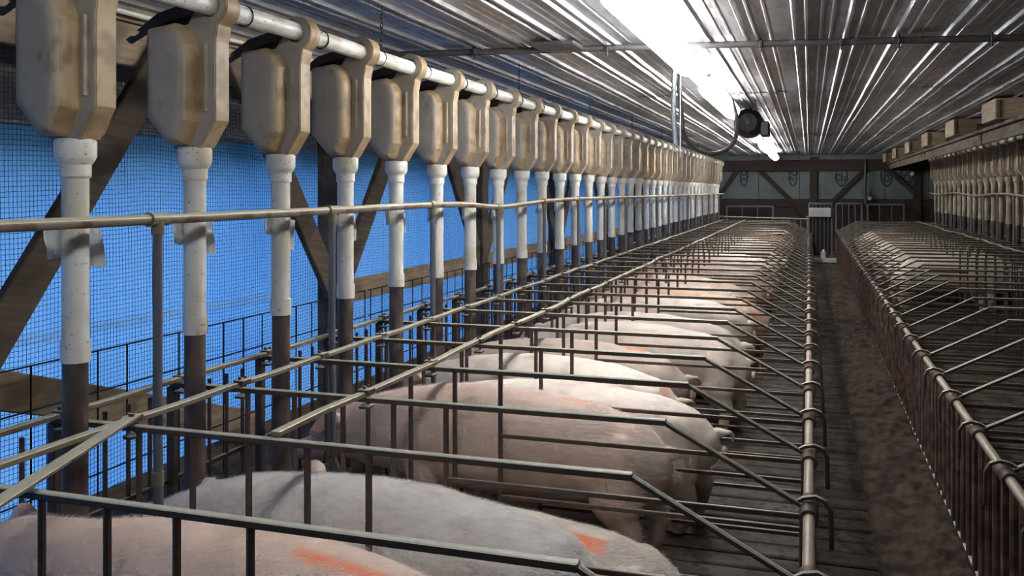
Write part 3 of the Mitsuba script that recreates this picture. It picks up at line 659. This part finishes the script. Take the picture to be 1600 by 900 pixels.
put(k, 'bracket', P(cat(bev([-.74, 11.4, 2.6], [-.66, 11.65, CEIL], .005), bev([-.56, 11.32, 2.33], [-.46, 11.7, 2.5], .01)), 'm_black'))
# cobwebs at the end of the first light
def webs(n, seed):
    r = np.random.default_rng(seed); V = []
    for _ in range(n):
        a = np.array([-.78 + r.normal(0, .16), 6.32 + abs(r.normal(0, .12)), CEIL - .03]); b = np.array([-.78 + r.normal(0, .06), 6.3 + r.uniform(0, .12), CEIL - r.uniform(.06, .2)])
        s = np.array([0, .0007, 0]) if r.random() < .5 else np.array([.0007, 0, 0]); m = (a + b) / 2 - [0, 0, r.uniform(0, .03)]
        V += [a - s, a + s, m, m - s, m + s, b]
    return trimesh.Trimesh(np.array(V), np.arange(len(V)).reshape(-1, 3), process=False)
k = thing('cobweb', 'tangle of dusty cobweb strands at the end of the first light', 'cobweb', kind='stuff')
put(k, None, P(webs(90, 3), 'm_web'))

# wooden air inlets along the right side of the ceiling
for i in range(6):
    y = 10.65 + 2.9 * i; x = 1.86
    k = thing('air_inlet', f'wooden air inlet box under the ceiling above the right stalls, {ordinal(i + 1)} from the camera', 'air inlet', 'air inlets along the right ceiling')
    put(k, 'box', P(bev([x, y, 2.42], [x + .62, y + .8, CEIL - .03], .006), 'm_board'))
    put(k, 'flap', P(bev([x + .28, y - .03, 2.40], [x + .6, y, 2.56], .004), 'm_wood')); put(k, 'cleat', P(bev([x + .01, y - .025, 2.43], [x + .05, y, 2.62], .004), 'm_wood'))
    put(k, 'frame_board', P(bev([x + .12, y - 1.0, 2.375], [x + .62, y + 1.88, 2.415], .006), 'm_wood')); put(k, 'fascia', P(bev([x + .18, y - 1.02 + .1 * (i % 2), 2.24], [x + .215, y + 1.86 + .1 * (i % 2), 2.375], .005), 'm_wood'))

# ------------------------------------------------------------------ far end furniture
YG = 22.4
k = thing('aisle_gate', 'tall barred gate closing the far end of the aisle', 'gate')
put(k, 'frame', P(cat(bar([.0, YG, .1], [.0, YG, 1.37], .04, .04, up=(0, 1, 0)), bar([.50, YG, .1], [.50, YG, 1.37], .04, .04, up=(0, 1, 0)), bar([-.02, YG, 1.37], [.52, YG, 1.37], .04, .04), bar([-.02, YG, .13], [.52, YG, .13], .04, .05)), 'm_greypipe'))
for x in (.08, .16, .25, .34, .42): put(k, 'upright', P(tube([[x, YG, .13], [x, YG, 1.37]], .012, 6), 'm_greypipe'))
put(k, 'backing_sheet', P(bev([.0, YG + .05, .1], [.52, YG + .07, 1.1], .004), 'm_darkwood'))
k = thing('white_box', 'white plastic box hung near the top of the aisle gate', 'box')
put(k, None, P(bev([.0, YG - .16, 1.06], [.48, YG - .03, 1.27], .012), 'm_white'))
k = thing('jug', 'small pale jug standing against the foot of the aisle gate', 'jug')
put(k, None, P(cat(lathe([(0, 0), (.055, 0), (.06, .02), (.06, .13), (.03, .17), (.022, .2), (0, .2)]).apply_translation([.32, YG - .12, .11])), 'm_white', smooth=40))
k = thing('threshold', 'pale concrete step at the foot of the aisle gate', 'step')
put(k, None, P(bev([-.03, YG - .25, 0], [.6, YG + .1, .105], .012), 'm_white'))
k = thing('end_rail', 'steel rail closing the far end of the left row of stalls', 'rail')
put(k, 'rail', P(tube([[-2.45, YL + .35, .98], [.0, YL + .35, .93]], .02, 8), 'm_rail', smooth=40))
put(k, 'post', P(tube([[-.03, YL + .35, 0], [-.03, YL + .35, 1.0]], .03, 8), 'm_rail', smooth=40))
for x in (-.2, -.35, -.5, -.65): put(k, 'upright', P(tube([[x, YL + .35, .3], [x, YL + .35, .93]], .015, 6), 'm_greypipe'))
def frame_gate(x0, x1, z1, n, label):
    k = thing('gate_panel', label, 'gate'); y = YEND - .3
    put(k, 'frame', P(cat(bar([x0, y, .0], [x0, y, z1], .05, .05, up=(0, 1, 0)), bar([x1, y, .0], [x1, y, z1], .05, .05, up=(0, 1, 0)), bar([x0, y, z1], [x1, y, z1], .05, .05), bar([x0, y, .2], [x1, y, .2], .05, .05)), 'm_greypipe'))
    for x in np.linspace(x0, x1, n + 2)[1:-1]: put(k, 'upright', P(tube([[x, y, .2], [x, y, z1]], .016, 6), 'm_greypipe'))
frame_gate(-2.2, -.95, 1.23, 2, 'low pipe frame gate at the far wall behind the left row')
frame_gate(.7, 1.35, 1.32, 3, 'narrow barred gate at the far wall right of the aisle gate')
frame_gate(1.5, 2.4, 1.3, 2, 'wide pipe frame gate at the far wall behind the right row')
k = thing('hose', 'pale hose hanging down the far wall right of the aisle gate', 'hose')
put(k, None, P(tube([[1.45, YEND - .14, 2.5], [1.45, YEND - .18, 2.2], [1.44, YEND - .2, 1.5], [1.5, YEND - .2, 1.1], [1.62, YEND - .2, .95]], .035, 8), 'm_hose', smooth=50))
for x, z, l in ((1.56, 1.46, 'small white bulb on the far wall beside the hanging hose'), (2.62, 2.12, 'small white bulb high on the far wall at the right feeders')):
    k = thing('bulb', l, 'bulb')
    m = trimesh.creation.icosphere(2, .055); m.apply_translation([x, YEND - .2, z])
    put(k, 'globe', P(m, 'm_white', smooth=True)); put(k, 'base', P(tube([[x, YEND - .2, z + .05], [x, YEND - .2, z + .12], [x, YEND - .1, z + .12]], .02, 8), 'm_black'))
